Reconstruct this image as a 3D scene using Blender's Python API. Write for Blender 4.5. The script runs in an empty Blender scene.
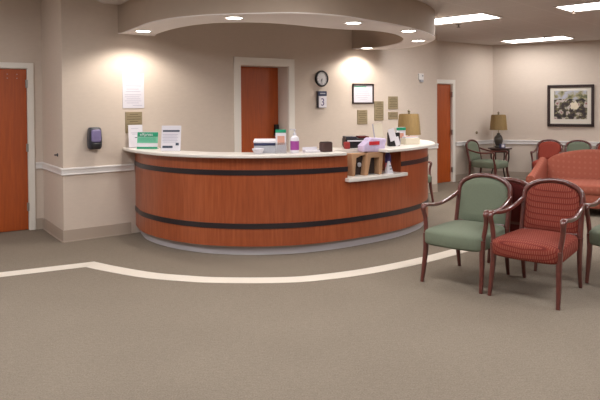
import bpy, math, random
from mathutils import Vector, Matrix
random.seed(4)
S = bpy.context.scene
COL = S.collection
PI = math.pi

# ------------------------------------------------------------------ helpers
def lin(r, g, b):
    f = lambda c: ((c/255+.055)/1.055)**2.4 if c > 10 else c/255/12.92
    return (f(r), f(g), f(b), 1)

class MB:
    def __init__(s): s.v = []; s.f = []
    def add(s, vs, fs):
        n = len(s.v); s.v += [tuple(v) for v in vs]; s.f += [tuple(n+i for i in f) for f in fs]; return s
    def box(s, c, d, rz=0, M=None):
        hx, hy, hz = d[0]/2, d[1]/2, d[2]/2
        vs = [Vector((x*hx, y*hy, z*hz)) for z in (-1, 1) for y in (-1, 1) for x in (-1, 1)]
        R = Matrix.Rotation(rz, 3, 'Z') if M is None else M
        vs = [R @ v + Vector(c) for v in vs]
        return s.add(vs, [(0,2,3,1), (4,5,7,6), (0,1,5,4), (2,6,7,3), (0,4,6,2), (1,3,7,5)])
    def prism(s, pts, z0, z1):
        n = len(pts)
        vs = [(p[0], p[1], z0) for p in pts] + [(p[0], p[1], z1) for p in pts]
        fs = [tuple(range(n-1, -1, -1)), tuple(range(n, 2*n))] + [(i, (i+1) % n, n+(i+1) % n, n+i) for i in range(n)]
        return s.add(vs, fs)
    def band(s, A, B, z0, z1):
        n = len(A); vs = []
        for a, b in zip(A, B): vs += [(a[0], a[1], z0), (a[0], a[1], z1), (b[0], b[1], z1), (b[0], b[1], z0)]
        fs = []
        for i in range(n-1):
            for k in range(4): fs.append((4*i+k, 4*i+(k+1) % 4, 4*i+4+(k+1) % 4, 4*i+4+k))
        fs += [(3, 2, 1, 0), (4*n-4, 4*n-3, 4*n-2, 4*n-1)]
        return s.add(vs, fs)
    def lathe(s, prof, c=(0, 0, 0), seg=24):
        vs = []; fs = []; n = len(prof)
        for r, z in prof:
            for k in range(seg):
                a = 2*PI*k/seg; vs.append((c[0]+r*math.cos(a), c[1]+r*math.sin(a), c[2]+z))
        for i in range(n-1):
            for k in range(seg):
                fs.append((i*seg+k, i*seg+(k+1) % seg, (i+1)*seg+(k+1) % seg, (i+1)*seg+k))
        fs.append(tuple(range(seg-1, -1, -1))); fs.append(tuple((n-1)*seg+k for k in range(seg)))
        return s.add(vs, fs)
    def sweep(s, path, w, t, up=(1, 0, 0), seg=10, sq=.6, closed=False):
        # path of points; w,t half sizes (number or list); superellipse section; w along 'up'
        n = len(path); P = [Vector(p) for p in path]; vs = []; fs = []
        for i in range(n):
            if closed: T = P[(i+1) % n]-P[i-1]
            else: T = P[min(i+1, n-1)]-P[max(i-1, 0)]
            T.normalize(); U = Vector(up); U = (U-T*U.dot(T)).normalized(); V = T.cross(U)
            wi = w[i] if isinstance(w, (list, tuple)) else w; ti = t[i] if isinstance(t, (list, tuple)) else t
            for k in range(seg):
                a = 2*PI*(k+.5)/seg; c, d = math.cos(a), math.sin(a)
                c = math.copysign(abs(c)**sq, c); d = math.copysign(abs(d)**sq, d)
                vs.append(P[i]+U*c*wi+V*d*ti)
        for i in range(n if closed else n-1):
            j = (i+1) % n
            for k in range(seg): fs.append((i*seg+k, i*seg+(k+1) % seg, j*seg+(k+1) % seg, j*seg+k))
        if not closed:
            fs.append(tuple(range(seg-1, -1, -1))); fs.append(tuple((n-1)*seg+k for k in range(seg)))
        return s.add(vs, fs)
    def cushion(s, c, d, e=.35, e2=None, fn=None, nu=32, nv=16):
        e2 = e if e2 is None else e2
        pw = lambda x, p: math.copysign(abs(x)**p, x)
        vs = []; fs = []
        for j in range(1, nv):
            ph = -PI/2+PI*j/nv
            for i in range(nu):
                th = 2*PI*i/nu
                v = Vector((d[0]/2*pw(math.cos(ph), e)*pw(math.cos(th), e2), d[1]/2*pw(math.cos(ph), e)*pw(math.sin(th), e2), d[2]/2*pw(math.sin(ph), e)))
                vs.append(v)
        vs.append(Vector((0, 0, -d[2]/2))); vs.append(Vector((0, 0, d[2]/2)))
        for j in range(nv-2):
            for i in range(nu): fs.append((j*nu+i, j*nu+(i+1) % nu, (j+1)*nu+(i+1) % nu, (j+1)*nu+i))
        b = len(vs)-2
        for i in range(nu):
            fs.append((b, (i+1) % nu, i)); fs.append((b+1, (nv-2)*nu+i, (nv-2)*nu+(i+1) % nu))
        if fn: vs = [Vector(fn(v)) for v in vs]
        return s.add([v+Vector(c) for v in vs], fs)
    def build(s, name, mat, parent=None, bevel=0, smooth=False, angle=35, seg=2):
        me = bpy.data.meshes.new(name); me.from_pydata(s.v, [], s.f); me.validate(); me.update()
        import bmesh
        bm = bmesh.new(); bm.from_mesh(me); bmesh.ops.recalc_face_normals(bm, faces=bm.faces); bm.to_mesh(me); bm.free()
        me.materials.append(mat)
        o = bpy.data.objects.new(name, me); COL.objects.link(o)
        if parent: o.parent = parent
        if bevel:
            m = o.modifiers.new('b', 'BEVEL'); m.width = bevel; m.segments = seg; m.limit_method = 'ANGLE'; m.angle_limit = math.radians(40)
        if smooth:
            for p in me.polygons: p.use_smooth = True
            if angle: me.set_sharp_from_angle(angle=math.radians(angle))
        return o

def cr(P, n=8):
    P = [tuple(p) for p in P]
    Q = [tuple(2*a-b for a, b in zip(P[0], P[1]))]+P+[tuple(2*a-b for a, b in zip(P[-1], P[-2]))]
    o = []
    for i in range(1, len(Q)-2):
        for k in range(n):
            t = k/n
            o.append(tuple(.5*(2*b+(c-a)*t+(2*a-5*b+4*c-d)*t*t+(-a+3*b-3*c+d)*t**3) for a, b, c, d in zip(Q[i-1], Q[i], Q[i+1], Q[i+2])))
    o.append(P[-1]); return o

def tag(o, label=None, cat=None, group=None, kind=None):
    if label: o['label'] = label
    if cat: o['category'] = cat
    if group: o['group'] = group
    if kind: o['kind'] = kind
    return o
def empty(name, loc, rz, label, cat, group=None):
    o = bpy.data.objects.new(name, None); COL.objects.link(o); o.location = loc; o.rotation_euler = (0, 0, rz)
    o.empty_display_size = .1
    return tag(o, label, cat, group)
def struct(o): o['kind'] = 'structure'; return o
def copy_tree(o, parent=None):
    c = o.copy(); COL.objects.link(c)
    if parent: c.parent = parent
    for ch in list(o.children): copy_tree(ch, c)
    return c
def text_mesh(name, txt, size, mat, parent, M, extr=.0006, align='CENTER'):
    cu = bpy.data.curves.new(name, 'FONT'); cu.body = txt; cu.size = size; cu.extrude = extr; cu.align_x = align; cu.align_y = 'CENTER'
    t = bpy.data.objects.new(name+'_tmp', cu); COL.objects.link(t)
    dg = bpy.context.evaluated_depsgraph_get(); dg.update()
    me = bpy.data.meshes.new_from_object(t.evaluated_get(dg)); bpy.data.objects.remove(t); bpy.data.curves.remove(cu)
    me.transform(M); me.materials.clear(); me.materials.append(mat); me.name = name
    o = bpy.data.objects.new(name, me); COL.objects.link(o); o.parent = parent; return o

# ------------------------------------------------------------------ materials
MATS = {}
def mat(name, col, rough=.6, metal=0, emit=0, var=0, vscale=6, bump=0, bscale=80, spec=.5, coat=0, stretch=(1, 1, 1), ecol=None, trans=0):
    m = bpy.data.materials.new(name); m.use_nodes = True; nt = m.node_tree; b = nt.nodes['Principled BSDF']
    b.inputs['Base Color'].default_value = col; b.inputs['Roughness'].default_value = rough; b.inputs['Metallic'].default_value = metal
    b.inputs['Specular IOR Level'].default_value = spec; b.inputs['Coat Weight'].default_value = coat
    b.inputs['Transmission Weight'].default_value = trans
    tc = nt.nodes.new('ShaderNodeTexCoord'); mp = nt.nodes.new('ShaderNodeMapping'); mp.inputs['Scale'].default_value = stretch
    nt.links.new(tc.outputs['Object'], mp.inputs['Vector'])
    if emit:
        b.inputs['Emission Color'].default_value = ecol or col; b.inputs['Emission Strength'].default_value = emit
    if var:
        n = nt.nodes.new('ShaderNodeTexNoise'); n.inputs['Scale'].default_value = vscale; n.inputs['Detail'].default_value = 5
        nt.links.new(mp.outputs[0], n.inputs['Vector'])
        r = nt.nodes.new('ShaderNodeValToRGB'); nt.links.new(n.outputs['Fac'], r.inputs[0])
        r.color_ramp.elements[0].position = .3; r.color_ramp.elements[1].position = .7
        r.color_ramp.elements[0].color = tuple(c*(1-var) for c in col[:3])+(1,); r.color_ramp.elements[1].color = tuple(min(1, c*(1+var)) for c in col[:3])+(1,)
        nt.links.new(r.outputs[0], b.inputs['Base Color'])
    if bump:
        n = nt.nodes.new('ShaderNodeTexNoise'); n.inputs['Scale'].default_value = bscale; n.inputs['Detail'].default_value = 3
        nt.links.new(mp.outputs[0], n.inputs['Vector'])
        bp = nt.nodes.new('ShaderNodeBump'); bp.inputs['Strength'].default_value = bump; bp.inputs['Distance'].default_value = .01
        nt.links.new(n.outputs['Fac'], bp.inputs['Height']); nt.links.new(bp.outputs[0], b.inputs['Normal'])
    MATS[name] = m; return m

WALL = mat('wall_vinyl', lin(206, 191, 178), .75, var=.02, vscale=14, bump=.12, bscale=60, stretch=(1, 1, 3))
WHITE = mat('trim_paint', lin(226, 222, 220), .35)
CASE = mat('door_frame_paint', lin(232, 226, 218), .4)
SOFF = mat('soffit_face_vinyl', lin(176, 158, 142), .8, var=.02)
UNDER = mat('soffit_underside_paint', lin(236, 228, 226), .8)
BASEB = mat('rubber_base', lin(172, 156, 142), .55)
KICK = mat('kick_laminate', lin(188, 182, 186), .3)
SLAB = mat('counter_solid_surface', lin(224, 218, 212), .3, var=.03, vscale=120)
BAND = mat('black_band', lin(38, 30, 34), .3)
BLACK = mat('black_plastic', lin(24, 22, 26), .35)
DGREY = mat('dark_grey_plastic', lin(52, 52, 62), .35)
NAVY = mat('navy_plastic', lin(44, 50, 84), .4)
PAPER = mat('white_paper', lin(218, 214, 222), .7)
CREAM = mat('cream_card', lin(226, 216, 196), .7)
INK = mat('ink', lin(52, 62, 82), .7)
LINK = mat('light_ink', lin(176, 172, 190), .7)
GREEN = mat('green_print', lin(18, 142, 104), .6)
LGREEN = mat('pale_green_print', lin(116, 190, 160), .6)
TEAL = mat('pale_teal_print', lin(176, 214, 222), .7)
BRASS = mat('brass_plate', lin(158, 142, 112), .45, metal=.35, var=.06, vscale=30)
BRASSD = mat('engraved_brass', lin(112, 98, 74), .55, metal=.3)
STEEL = mat('brushed_steel', lin(170, 168, 165), .35, metal=.9)
GREYP = mat('grey_plastic', lin(172, 172, 180), .4)
LILAC = mat('lilac_plastic', lin(126, 116, 158), .25, coat=.5)
PURPLE = mat('purple_print', lin(150, 62, 140), .5)
LAV = mat('lavender_paper', lin(206, 190, 222), .7, var=.08, vscale=40)
RED = mat('red_plastic', lin(206, 36, 46), .5)
DRED = mat('dull_red_plastic', lin(150, 46, 44), .5)
PINK = mat('pink_plastic', lin(226, 110, 130), .45)
VIOLET = mat('dark_violet_print', lin(72, 52, 112), .5)
SKIN = mat('peach_print', lin(206, 150, 132), .6)
TAN = mat('tan_cardboard', lin(178, 138, 104), .75, var=.05)
DBROWN = mat('dark_brown', lin(44, 28, 24), .6)
BOXBR = mat('brown_box', lin(70, 46, 42), .5)
MOTTLE = mat('mottled_lamp_glaze', lin(72, 66, 60), .3, var=.3, vscale=40, coat=.4)
SHADE = mat('gold_fabric_shade', lin(132, 106, 62), .6, var=.1, vscale=30, stretch=(3, 3, .3))
WOOD = mat('mahogany_chair_wood', lin(92, 44, 38), .28, var=.25, vscale=14, coat=.6, stretch=(6, 6, 1))
DWOOD = mat('dark_table_wood', lin(58, 34, 26), .35, var=.2, vscale=12, coat=.3)
SAGE = mat('sage_fabric', lin(108, 116, 98), .9, var=.05, vscale=90, bump=.2, bscale=300)
TROF = mat('troffer_lens', (1, 1, 1, 1), .5, emit=9, ecol=(1, .97, .93, 1))
DLENS = mat('downlight_lens', (1, 1, 1, 1), .5, emit=14, ecol=(1, .93, .82, 1))
GLASS = mat('clear_plastic', (.95, .95, .97, 1), .08, trans=.9)
ART_MAT = mat('art_mount', lin(214, 206, 194), .8)
FRAMEB = mat('dark_frame', lin(48, 32, 30), .35)
DOTS = mat('sprinkler_metal', lin(96, 84, 74), .4, metal=.7)
CLOCKF = mat('clock_dial', lin(206, 204, 206), .4)

def nodes_mat(name, rough=.6, spec=.5):
    m = bpy.data.materials.new(name); m.use_nodes = True; nt = m.node_tree; b = nt.nodes['Principled BSDF']
    b.inputs['Roughness'].default_value = rough; b.inputs['Specular IOR Level'].default_value = spec
    tc = nt.nodes.new('ShaderNodeTexCoord'); return m, nt, b, tc
def N(nt, t, **k):
    n = nt.nodes.new(t)
    for a, v in k.items(): setattr(n, a, v)
    return n
def math_n(nt, op, a, b=None, c=None):
    n = N(nt, 'ShaderNodeMath', operation=op)
    for i, x in enumerate((a, b, c)):
        if x is None: continue
        if isinstance(x, (int, float)): n.inputs[i].default_value = x
        else: nt.links.new(x, n.inputs[i])
    return n.outputs[0]
def mixc(nt, fac, a, b):
    n = N(nt, 'ShaderNodeMix', data_type='RGBA')
    for s, x in ((0, fac), (6, a), (7, b)):
        if isinstance(x, (int, float, tuple)): n.inputs[s].default_value = x
        else: nt.links.new(x, n.inputs[s])
    return n.outputs[2]
def noise(nt, vec, scale, detail=4, stretch=None):
    n = N(nt, 'ShaderNodeTexNoise'); n.inputs['Scale'].default_value = scale; n.inputs['Detail'].default_value = detail
    if stretch:
        mp = N(nt, 'ShaderNodeMapping'); mp.inputs['Scale'].default_value = stretch; nt.links.new(vec, mp.inputs[0]); vec = mp.outputs[0]
    nt.links.new(vec, n.inputs['Vector']); return n.outputs['Fac']
def ramp(nt, fac, stops):
    r = N(nt, 'ShaderNodeValToRGB'); nt.links.new(fac, r.inputs[0]); e = r.color_ramp.elements
    while len(e) < len(stops): e.new(.5)
    for x, (p, c) in zip(e, stops): x.position = p; x.color = c
    return r.outputs[0]

# carpet
CARPET, nt, b, tc = nodes_mat('carpet', .95, .1)
v = tc.outputs['Object']
c1 = ramp(nt, noise(nt, v, 110, 3), [(.35, lin(96, 87, 76)), (.65, lin(158, 146, 132))])
c2 = ramp(nt, noise(nt, v, 22, 5, (1, 2.5, 1)), [(.3, lin(112, 102, 90)), (.7, lin(142, 130, 116))])
c3 = ramp(nt, noise(nt, v, 1.1, 3), [(.3, lin(120, 109, 97)), (.7, lin(132, 121, 108))])
cc = mixc(nt, .45, mixc(nt, .5, c1, c2), c3); nt.links.new(cc, b.inputs['Base Color'])
bp = N(nt, 'ShaderNodeBump'); bp.inputs['Strength'].default_value = .5; bp.inputs['Distance'].default_value = .006
nt.links.new(noise(nt, v, 240, 2), bp.inputs['Height']); nt.links.new(bp.outputs[0], b.inputs['Normal'])
STRIPE = mat('cream_carpet', lin(214, 204, 192), .95, var=.05, vscale=200, bump=.3, bscale=240, spec=.1)

# cherry laminate, vertical grain
def cherry(name, a, m_, z, rough=.33):
    M_, nt, b, tc = nodes_mat(name, rough)
    v = tc.outputs['Object']
    f = noise(nt, v, 9, 6, (5, 5, .35)); f2 = noise(nt, v, 1.3, 2, (1, 1, .2))
    g = math_n(nt, 'ADD', math_n(nt, 'MULTIPLY', f, .6), math_n(nt, 'MULTIPLY', f2, .4))
    nt.links.new(ramp(nt, g, [(.36, a), (.5, m_), (.64, z)]), b.inputs['Base Color'])
    b.inputs['Coat Weight'].default_value = .25; b.inputs['Coat Roughness'].default_value = .3
    return M_
CHERRY = cherry('cherry_laminate', lin(142, 66, 32), lin(156, 76, 40), lin(170, 88, 50))
DOORW = cherry('door_veneer', lin(160, 68, 10), lin(172, 76, 14), lin(180, 82, 18), .5)

# red woven fabric with rows of short dashes
REDF, nt, b, tc = nodes_mat('red_dash_fabric', .9, .2)
sp = N(nt, 'ShaderNodeSeparateXYZ'); nt.links.new(tc.outputs['Object'], sp.inputs[0])
row = math_n(nt, 'MULTIPLY', math_n(nt, 'SUBTRACT', sp.outputs[2], sp.outputs[1]), 26)
rowi = math_n(nt, 'FLOOR', row); rowf = math_n(nt, 'FRACT', row)
xx = math_n(nt, 'FRACT', math_n(nt, 'ADD', math_n(nt, 'MULTIPLY', sp.outputs[0], 58), math_n(nt, 'MULTIPLY', rowi, .37)))
dash = math_n(nt, 'MULTIPLY', math_n(nt, 'LESS_THAN', xx, .34), math_n(nt, 'LESS_THAN', rowf, .72))
darkrow = math_n(nt, 'GREATER_THAN', rowf, .86)
nt.links.new(mixc(nt, math_n(nt, 'MULTIPLY', darkrow, .6), mixc(nt, math_n(nt, 'MULTIPLY', dash, .42), lin(124, 52, 42), lin(170, 112, 92)), lin(92, 34, 34)), b.inputs['Base Color'])
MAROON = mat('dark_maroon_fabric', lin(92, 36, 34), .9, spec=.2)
PLAINRED = mat('plain_red_fabric', lin(148, 66, 54), .9, var=.08, vscale=60, spec=.2)

# salmon upholstery with a lozenge motif
SALM, nt, b, tc = nodes_mat('salmon_lozenge_fabric', .9, .2)
sp = N(nt, 'ShaderNodeSeparateXYZ'); nt.links.new(tc.outputs['Object'], sp.inputs[0])
zz = math_n(nt, 'SUBTRACT', sp.outputs[2], sp.outputs[1])
d1 = math_n(nt, 'SINE', math_n(nt, 'MULTIPLY', math_n(nt, 'ADD', sp.outputs[0], zz), 42))
d2 = math_n(nt, 'SINE', math_n(nt, 'MULTIPLY', math_n(nt, 'SUBTRACT', sp.outputs[0], zz), 42))
lz = math_n(nt, 'GREATER_THAN', math_n(nt, 'MULTIPLY', d1, d2), .55)
nt.links.new(mixc(nt, math_n(nt, 'MULTIPLY', lz, .3), lin(148, 82, 66), lin(170, 110, 92)), b.inputs['Base Color'])

# ceiling tiles
CEIL, nt, b, tc = nodes_mat('ceiling_tiles', .9, .2)
mp = N(nt, 'ShaderNodeMapping'); mp.inputs['Rotation'].default_value = (0, 0, math.radians(43)); nt.links.new(tc.outputs['Object'], mp.inputs[0])
sp = N(nt, 'ShaderNodeSeparateXYZ'); nt.links.new(mp.outputs[0], sp.inputs[0])
gx = math_n(nt, 'LESS_THAN', math_n(nt, 'FRACT', math_n(nt, 'MULTIPLY', sp.outputs[0], 1/.61)), .03)
gy = math_n(nt, 'LESS_THAN', math_n(nt, 'FRACT', math_n(nt, 'MULTIPLY', sp.outputs[1], 1/.61)), .03)
base = ramp(nt, noise(nt, tc.outputs['Object'], 60, 3), [(.3, lin(200, 192, 188)), (.7, lin(214, 206, 202))])
nt.links.new(mixc(nt, math_n(nt, 'MULTIPLY', math_n(nt, 'MAXIMUM', gx, gy), .5), base, lin(226, 220, 216)), b.inputs['Base Color'])

# painting: loose garden landscape
ART, nt, b, tc = nodes_mat('garden_landscape_print', .5)
v = tc.outputs['Object']
sp = N(nt, 'ShaderNodeSeparateXYZ'); nt.links.new(v, sp.inputs[0])
blot = noise(nt, v, 11, 6)
col = ramp(nt, blot, [(.36, lin(34, 28, 30)), (.46, lin(70, 58, 54)), (.52, lin(112, 108, 72)), (.58, lin(196, 186, 182)), (.66, lin(140, 96, 90))])
sky = ramp(nt, noise(nt, v, 8, 4), [(.38, lin(96, 96, 70)), (.46, lin(150, 142, 104)), (.6, lin(176, 176, 190))])
f = math_n(nt, 'GREATER_THAN', math_n(nt, 'ADD', sp.outputs[2], math_n(nt, 'MULTIPLY', noise(nt, v, 6, 3), .3)), .28)
col = mixc(nt, f, col, sky)
px = math_n(nt, 'SUBTRACT', sp.outputs[0], .07); pz = math_n(nt, 'ADD', sp.outputs[2], .0)
dist = math_n(nt, 'SQRT', math_n(nt, 'ADD', math_n(nt, 'MULTIPLY', math_n(nt, 'MULTIPLY', px, px), 2.6), math_n(nt, 'MULTIPLY', math_n(nt, 'MULTIPLY', pz, pz), 3)))
path = math_n(nt, 'LESS_THAN', math_n(nt, 'ADD', dist, math_n(nt, 'MULTIPLY', noise(nt, v, 14, 3), .2)), .225)
nt.links.new(mixc(nt, math_n(nt, 'MULTIPLY', path, .85), col, lin(228, 214, 190)), b.inputs['Base Color'])

# ------------------------------------------------------------------ room geometry
CH = 3.12; CZ = 2.80
W0 = Vector((-2.737, 6.908)); W1 = Vector((2.45, 10.72)); WU = (W1-W0).normalized(); WN = Vector((WU.y, -WU.x)); WL = (W1-W0).length
A0 = Vector((1.25, 10.723)); FC = Vector((4.10, 12.75)); AU = (FC-A0).normalized(); AN = Vector((AU.y, -AU.x)); AL = (FC-A0).length
BU = Vector((.8898, -.4563)); BN = Vector((BU.y, -BU.x)); BL = 5.6; FE = FC+BU*BL
D0 = Vector((-3.306, 7.701)); DU = Vector((-.848, -.53)); DN = Vector((-DU.y, DU.x)); DL = 3.6; DE = D0+DU*DL
if DN.y > 0: DN = -DN

def wseg(mb, P, U, Nn, s0, s1, z0, z1, th=.12, front=0):
    # a block along a wall line; front = how far it stands out into the room
    a = P+U*s0+Nn*front; b_ = P+U*s1+Nn*front; c = P+U*s1-Nn*th; d = P+U*s0-Nn*th
    return mb.prism([a, b_, c, d], z0, z1)
def strip(mb, P, U, Nn, s0, s1, z0, z1, t, embed=.0):
    a = P+U*s0+Nn*t; b_ = P+U*s1+Nn*t; c = P+U*s1-Nn*embed; d = P+U*s0-Nn*embed
    return mb.prism([a, b_, c, d], z0, z1)

XL, XR, YB = DE.x-.0, FE.x, -2.2
fl = [tuple(W0), tuple(D0), tuple(DE), (DE.x, YB), (FE.x, YB), tuple(FE), tuple(FC), tuple(A0), tuple(W1)]
big = [(-7.2, YB-.2), (9.5, YB-.2), (9.5, 13.6), (-7.2, 13.6)]
m = MB(); m.prism(big, -.1, 0); FLOOR = struct(m.build('floor', CARPET))
m = MB(); m.prism([(-2.35, YB-.2), (9.5, YB-.2), (9.5, 13.6), (-2.35, 13.6)], 2.8, 2.9); m.prism([(-7.2, YB-.2), (-2.35, YB-.2), (-2.35, 13.6), (-7.2, 13.6)], 3.05, 3.15); m.prism([(-2.36, YB-.2), (-2.33, YB-.2), (-2.33, 13.6), (-2.36, 13.6)], 2.81, 3.1); struct(m.build('ceiling', CEIL))

# back wall with the deep doorway
OW0, OW1, OH = 2.37, 3.19, 2.14
m = MB()
wseg(m, W0, WU, WN, 0, OW0, 0, CH, .25); wseg(m, W0, WU, WN, OW1, WL, 0, CH, .25); wseg(m, W0, WU, WN, OW0, OW1, OH, CH, .25)
m.prism([W1-WN*.25-WU*.12, W1-WN*.25, W1-WN*.93, W1-WN*.93-WU*.12], 0, CH)
struct(m.build('wall_back', WALL))
m = MB(); e0 = W0-WU*.0; eU = (D0-W0).normalized(); eN = Vector((-eU.y, eU.x))
# return wall going back from the near corner to the entry door wall (solid corner block behind it)
m.prism([tuple(W0-WN*.249), tuple(D0), tuple(D0+WU*.12), tuple(W0+WU*.12-WN*.249)], 0, CH)
struct(m.build('wall_return', WALL))
m = MB()
wseg(m, A0, AU, AN, 0, .95, 0, CH); wseg(m, A0, AU, AN, 2.205, AL+.1, 0, CH); wseg(m, A0, AU, AN, .95, 2.205, 1.98, CH)
struct(m.build('wall_hall', WALL))
m = MB(); wseg(m, FC, BU, BN, 0, BL, 0, CH); struct(m.build('wall_far', WALL))
m = MB(); wseg(m, D0, DU, DN, -.1, .158, 0, CH); wseg(m, D0, DU, DN, 1.08, DL, 0, CH); wseg(m, D0, DU, DN, .158, 1.08, 2.07, CH)
struct(m.build('wall_left', WALL))
m = MB(); m.prism([(DE.x, DE.y+.05), (DE.x, YB), (DE.x-.12, YB), (DE.x-.12, DE.y+.05)], 0, CH); struct(m.build('wall_side', WALL))
m = MB(); m.prism([(FE.x, FE.y), (FE.x+.12, FE.y), (FE.x+.12, YB), (FE.x, YB)], 0, CH); struct(m.build('wall_right', WALL))
m = MB(); m.prism([(DE.x-.12, YB), (FE.x+.12, YB), (FE.x+.12, YB-.12), (DE.x-.12, YB-.12)], 0, CH); struct(m.build('wall_front', WALL))

# chair rails and rubber bases
def rail(name, P, U, Nn, s0, s1, ztop, h=.085):
    m = MB(); strip(m, P, U, Nn, s0, s1, ztop-h, ztop, .018); strip(m, P, U, Nn, s0, s1, ztop-.022, ztop-.004, .03); strip(m, P, U, Nn, s0, s1, ztop-h+.004, ztop-h+.016, .023)
    return struct(m.build(name, WHITE, bevel=.003))
rail('trim_1', W0, WU, WN, -.02, .84, .86); rail('trim_2', W0, WU, WN, 3.35, WL+.01, .86)
EU = (D0-W0).normalized(); EN = Vector((-EU.y, EU.x)); EN = EN if EN.x < 0 else -EN; EL = (D0-W0).length
rail('trim_3', W0, EU, EN, -.018, EL-.02, .86)
rail('trim_4', A0, AU, AN, 2.3, AL-.01, .80); rail('trim_5', FC, BU, BN, .02, BL, .80)
rail('trim_6', D0, DU, DN, 0.01, .09, .86)
def base(name, P, U, Nn, s0, s1, h=.14):
    m = MB(); strip(m, P, U, Nn, s0, s1, 0, h, .008); strip(m, P, U, Nn, s0, s1, 0, .012, .02); return struct(m.build(name, BASEB, bevel=.002))
base('baseboard_back', W0, WU, WN, -.008, .8); base('baseboard_return', W0, EU, EN, -.008, EL-.01); base('baseboard_hall', A0, AU, AN, 2.3, AL-.01)
base('baseboard_far', FC, BU, BN, .01, BL); base('baseboard_left', D0, DU, DN, 0.01, .09); base('baseboard_back_right', W0, WU, WN, 3.35, WL)
base('baseboard_left_end', D0, DU, DN, 1.17, DL)

# doors -------------------------------------------------------------
def door(name, P, U, Nn, s0, s1, h, setback, depth, wood, handle_s=None, cw=.085, wallth=.12):
    a = math.atan2(U.y, U.x)
    m = MB(); strip(m, P, U, Nn, s0+.015, s1-.015, 0.008, h-.015, -setback, setback+.045)
    # casing + jamb
    d = m.build(name, wood, bevel=.002); struct(d)
    j = MB()
    for q0, q1 in ((s0, s0+.012), (s1-.012, s1)): strip(j, P, U, Nn, q0, q1, 0, h, 0, wallth)
    strip(j, P, U, Nn, s0, s1, h-.012, h, 0, wallth)
    for q0, q1 in ((s0-cw+.01, s0+.005), (s1-.005, s1+cw-.01)): strip(j, P, U, Nn, q0, q1, 0, h+cw-.01, .018)
    strip(j, P, U, Nn, s0-cw+.01, s1+cw-.01, h-.005, h+cw-.01, .0175)
    fr = j.build('door_frame', CASE, d, bevel=.003)
    return d
d1 = door('door_1', W0, WU, WN, OW0, OW1, OH, .25, .045, DOORW, wallth=.27, cw=.11)
c = W0+WU*(OW1-.07)-WN*.22; hm = MB(); hm.box((c.x, c.y, 1.2), (.06, .05, .16), math.atan2(WU.y, WU.x)); hm.box((c.x+WN.x*.03, c.y+WN.y*.03, 1.13), (.12, .03, .03), math.atan2(WU.y, WU.x))
hm.build('door_handle', BLACK, d1, bevel=.006)
d2 = door('door_2', A0, AU, AN, .95, 2.205, 1.97, .03, .045, DOORW)
hg = MB()
for z in (.25, 1.0, 1.75):
    c = A0+AU*2.19+AN*.004; hg.box((c.x, c.y, z), (.03, .03, .1), math.atan2(AU.y, AU.x))
hg.build('hinge', STEEL, d2)
d3 = door('door_3', D0, DU, DN, .165, 1.08, 2.06, .02, .045, DOORW, cw=.075)
for z in (.3, 1.05, 1.86):
    c = D0+DU*.178+DN*.002; hg = MB(); hg.box((c.x, c.y, z), (.035, .03, .1), math.atan2(DU.y, DU.x)); hg.build('hinge', STEEL, d3)
sm = MB()
for q, z in ((.29, 1.98), (.40, 1.98), (.29, 1.93), (.40, 1.93)):
    c = D0+DU*q-DN*.018; sm.box((c.x, c.y, z), (.012, .008, .008), math.atan2(DU.y, DU.x))
sm.build('screw', STEEL, d3)

# floor inlay stripe
st = cr([(-6.3, 4.0), (-4.6, 4.75), (-2.82, 5.60), (-2.12, 5.94)], 10)[:-1]+[(-2.10, 5.95)]
sb = cr([(-2.10, 5.95), (-1.87, 5.80), (-1.438, 5.566), (-1.073, 5.45), (-.73, 5.385), (-.129, 5.38), (.267, 5.485), (.685, 5.678), (1.159, 5.981), (1.65, 6.371), (2.15, 6.83), (2.7, 7.4), (3.3, 8.1)], 8)
def offline(P, d):
    o = []
    for i in range(len(P)):
        ns = []
        for a, b_ in ((max(i-1, 0), max(i-1, 0)+1), (min(i, len(P)-2), min(i, len(P)-2)+1)):
            dx, dy = P[b_][0]-P[a][0], P[b_][1]-P[a][1]; l = math.hypot(dx, dy); ns.append(Vector((dy/l, -dx/l)))
        v = (ns[0]+ns[1])/(1+ns[0].dot(ns[1])); o.append((P[i][0]+v.x*d, P[i][1]+v.y*d))
    return o
line = st[:-1]+sb
m = MB(); m.band(offline(line, .085), offline(line, -.085), 0.0, .003); m.build('inlay_stripe', STRIPE, FLOOR)

# soffit ring --------------------------------------------------------
SZ = 2.45
k_ = 1.022
so = [(-2.204, 7.30), (-2.1, 7.10), (-1.796, 6.607), (-1.543, 6.209), (-1.275, 5.927), (-1.05, 5.783), (-.847, 5.703), (-.656, 5.665), (-.369, 5.62), (-.087, 5.602), (.166, 5.674), (.442, 5.85), (.746, 6.17), (1.098, 6.571), (1.536, 7.245), (1.787, 7.933), (1.80, 8.7), (1.58, 9.38)]
so = [so[0]]+[(x*k_, y*k_) for x, y in so[1:]]+[(1.125, 9.746)]
si = [(-1.822, 7.58), (-1.70, 7.18), (-1.457, 6.78), (-1.171, 6.45), (-.934, 6.283), (-.712, 6.22), (-.40, 6.25), (-.101, 6.408), (.195, 6.66), (.53, 6.87), (.811, 6.97), (1.096, 7.25), (1.281, 7.62), (1.386, 8.034), (1.38, 8.575), (1.18, 9.1)]
si = [si[0]]+[(x*k_, y*k_) for x, y in si[1:]]+[(.83, 9.53)]
def resample(P, n):
    P = cr(P, 10); L = [0]
    for a, b_ in zip(P, P[1:]): L.append(L[-1]+math.dist(a, b_))
    o = []; j = 0
    for i in range(n):
        t = L[-1]*i/(n-1)
        while j < len(L)-2 and L[j+1] < t: j += 1
        f = (t-L[j])/max(L[j+1]-L[j], 1e-9); f = min(1, f)
        o.append((P[j][0]+(P[j+1][0]-P[j][0])*f, P[j][1]+(P[j+1][1]-P[j][1])*f))
    return o
m = MB(); m.band(resample(so, 120), resample(si, 120), SZ+.01, CZ+.02)
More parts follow.
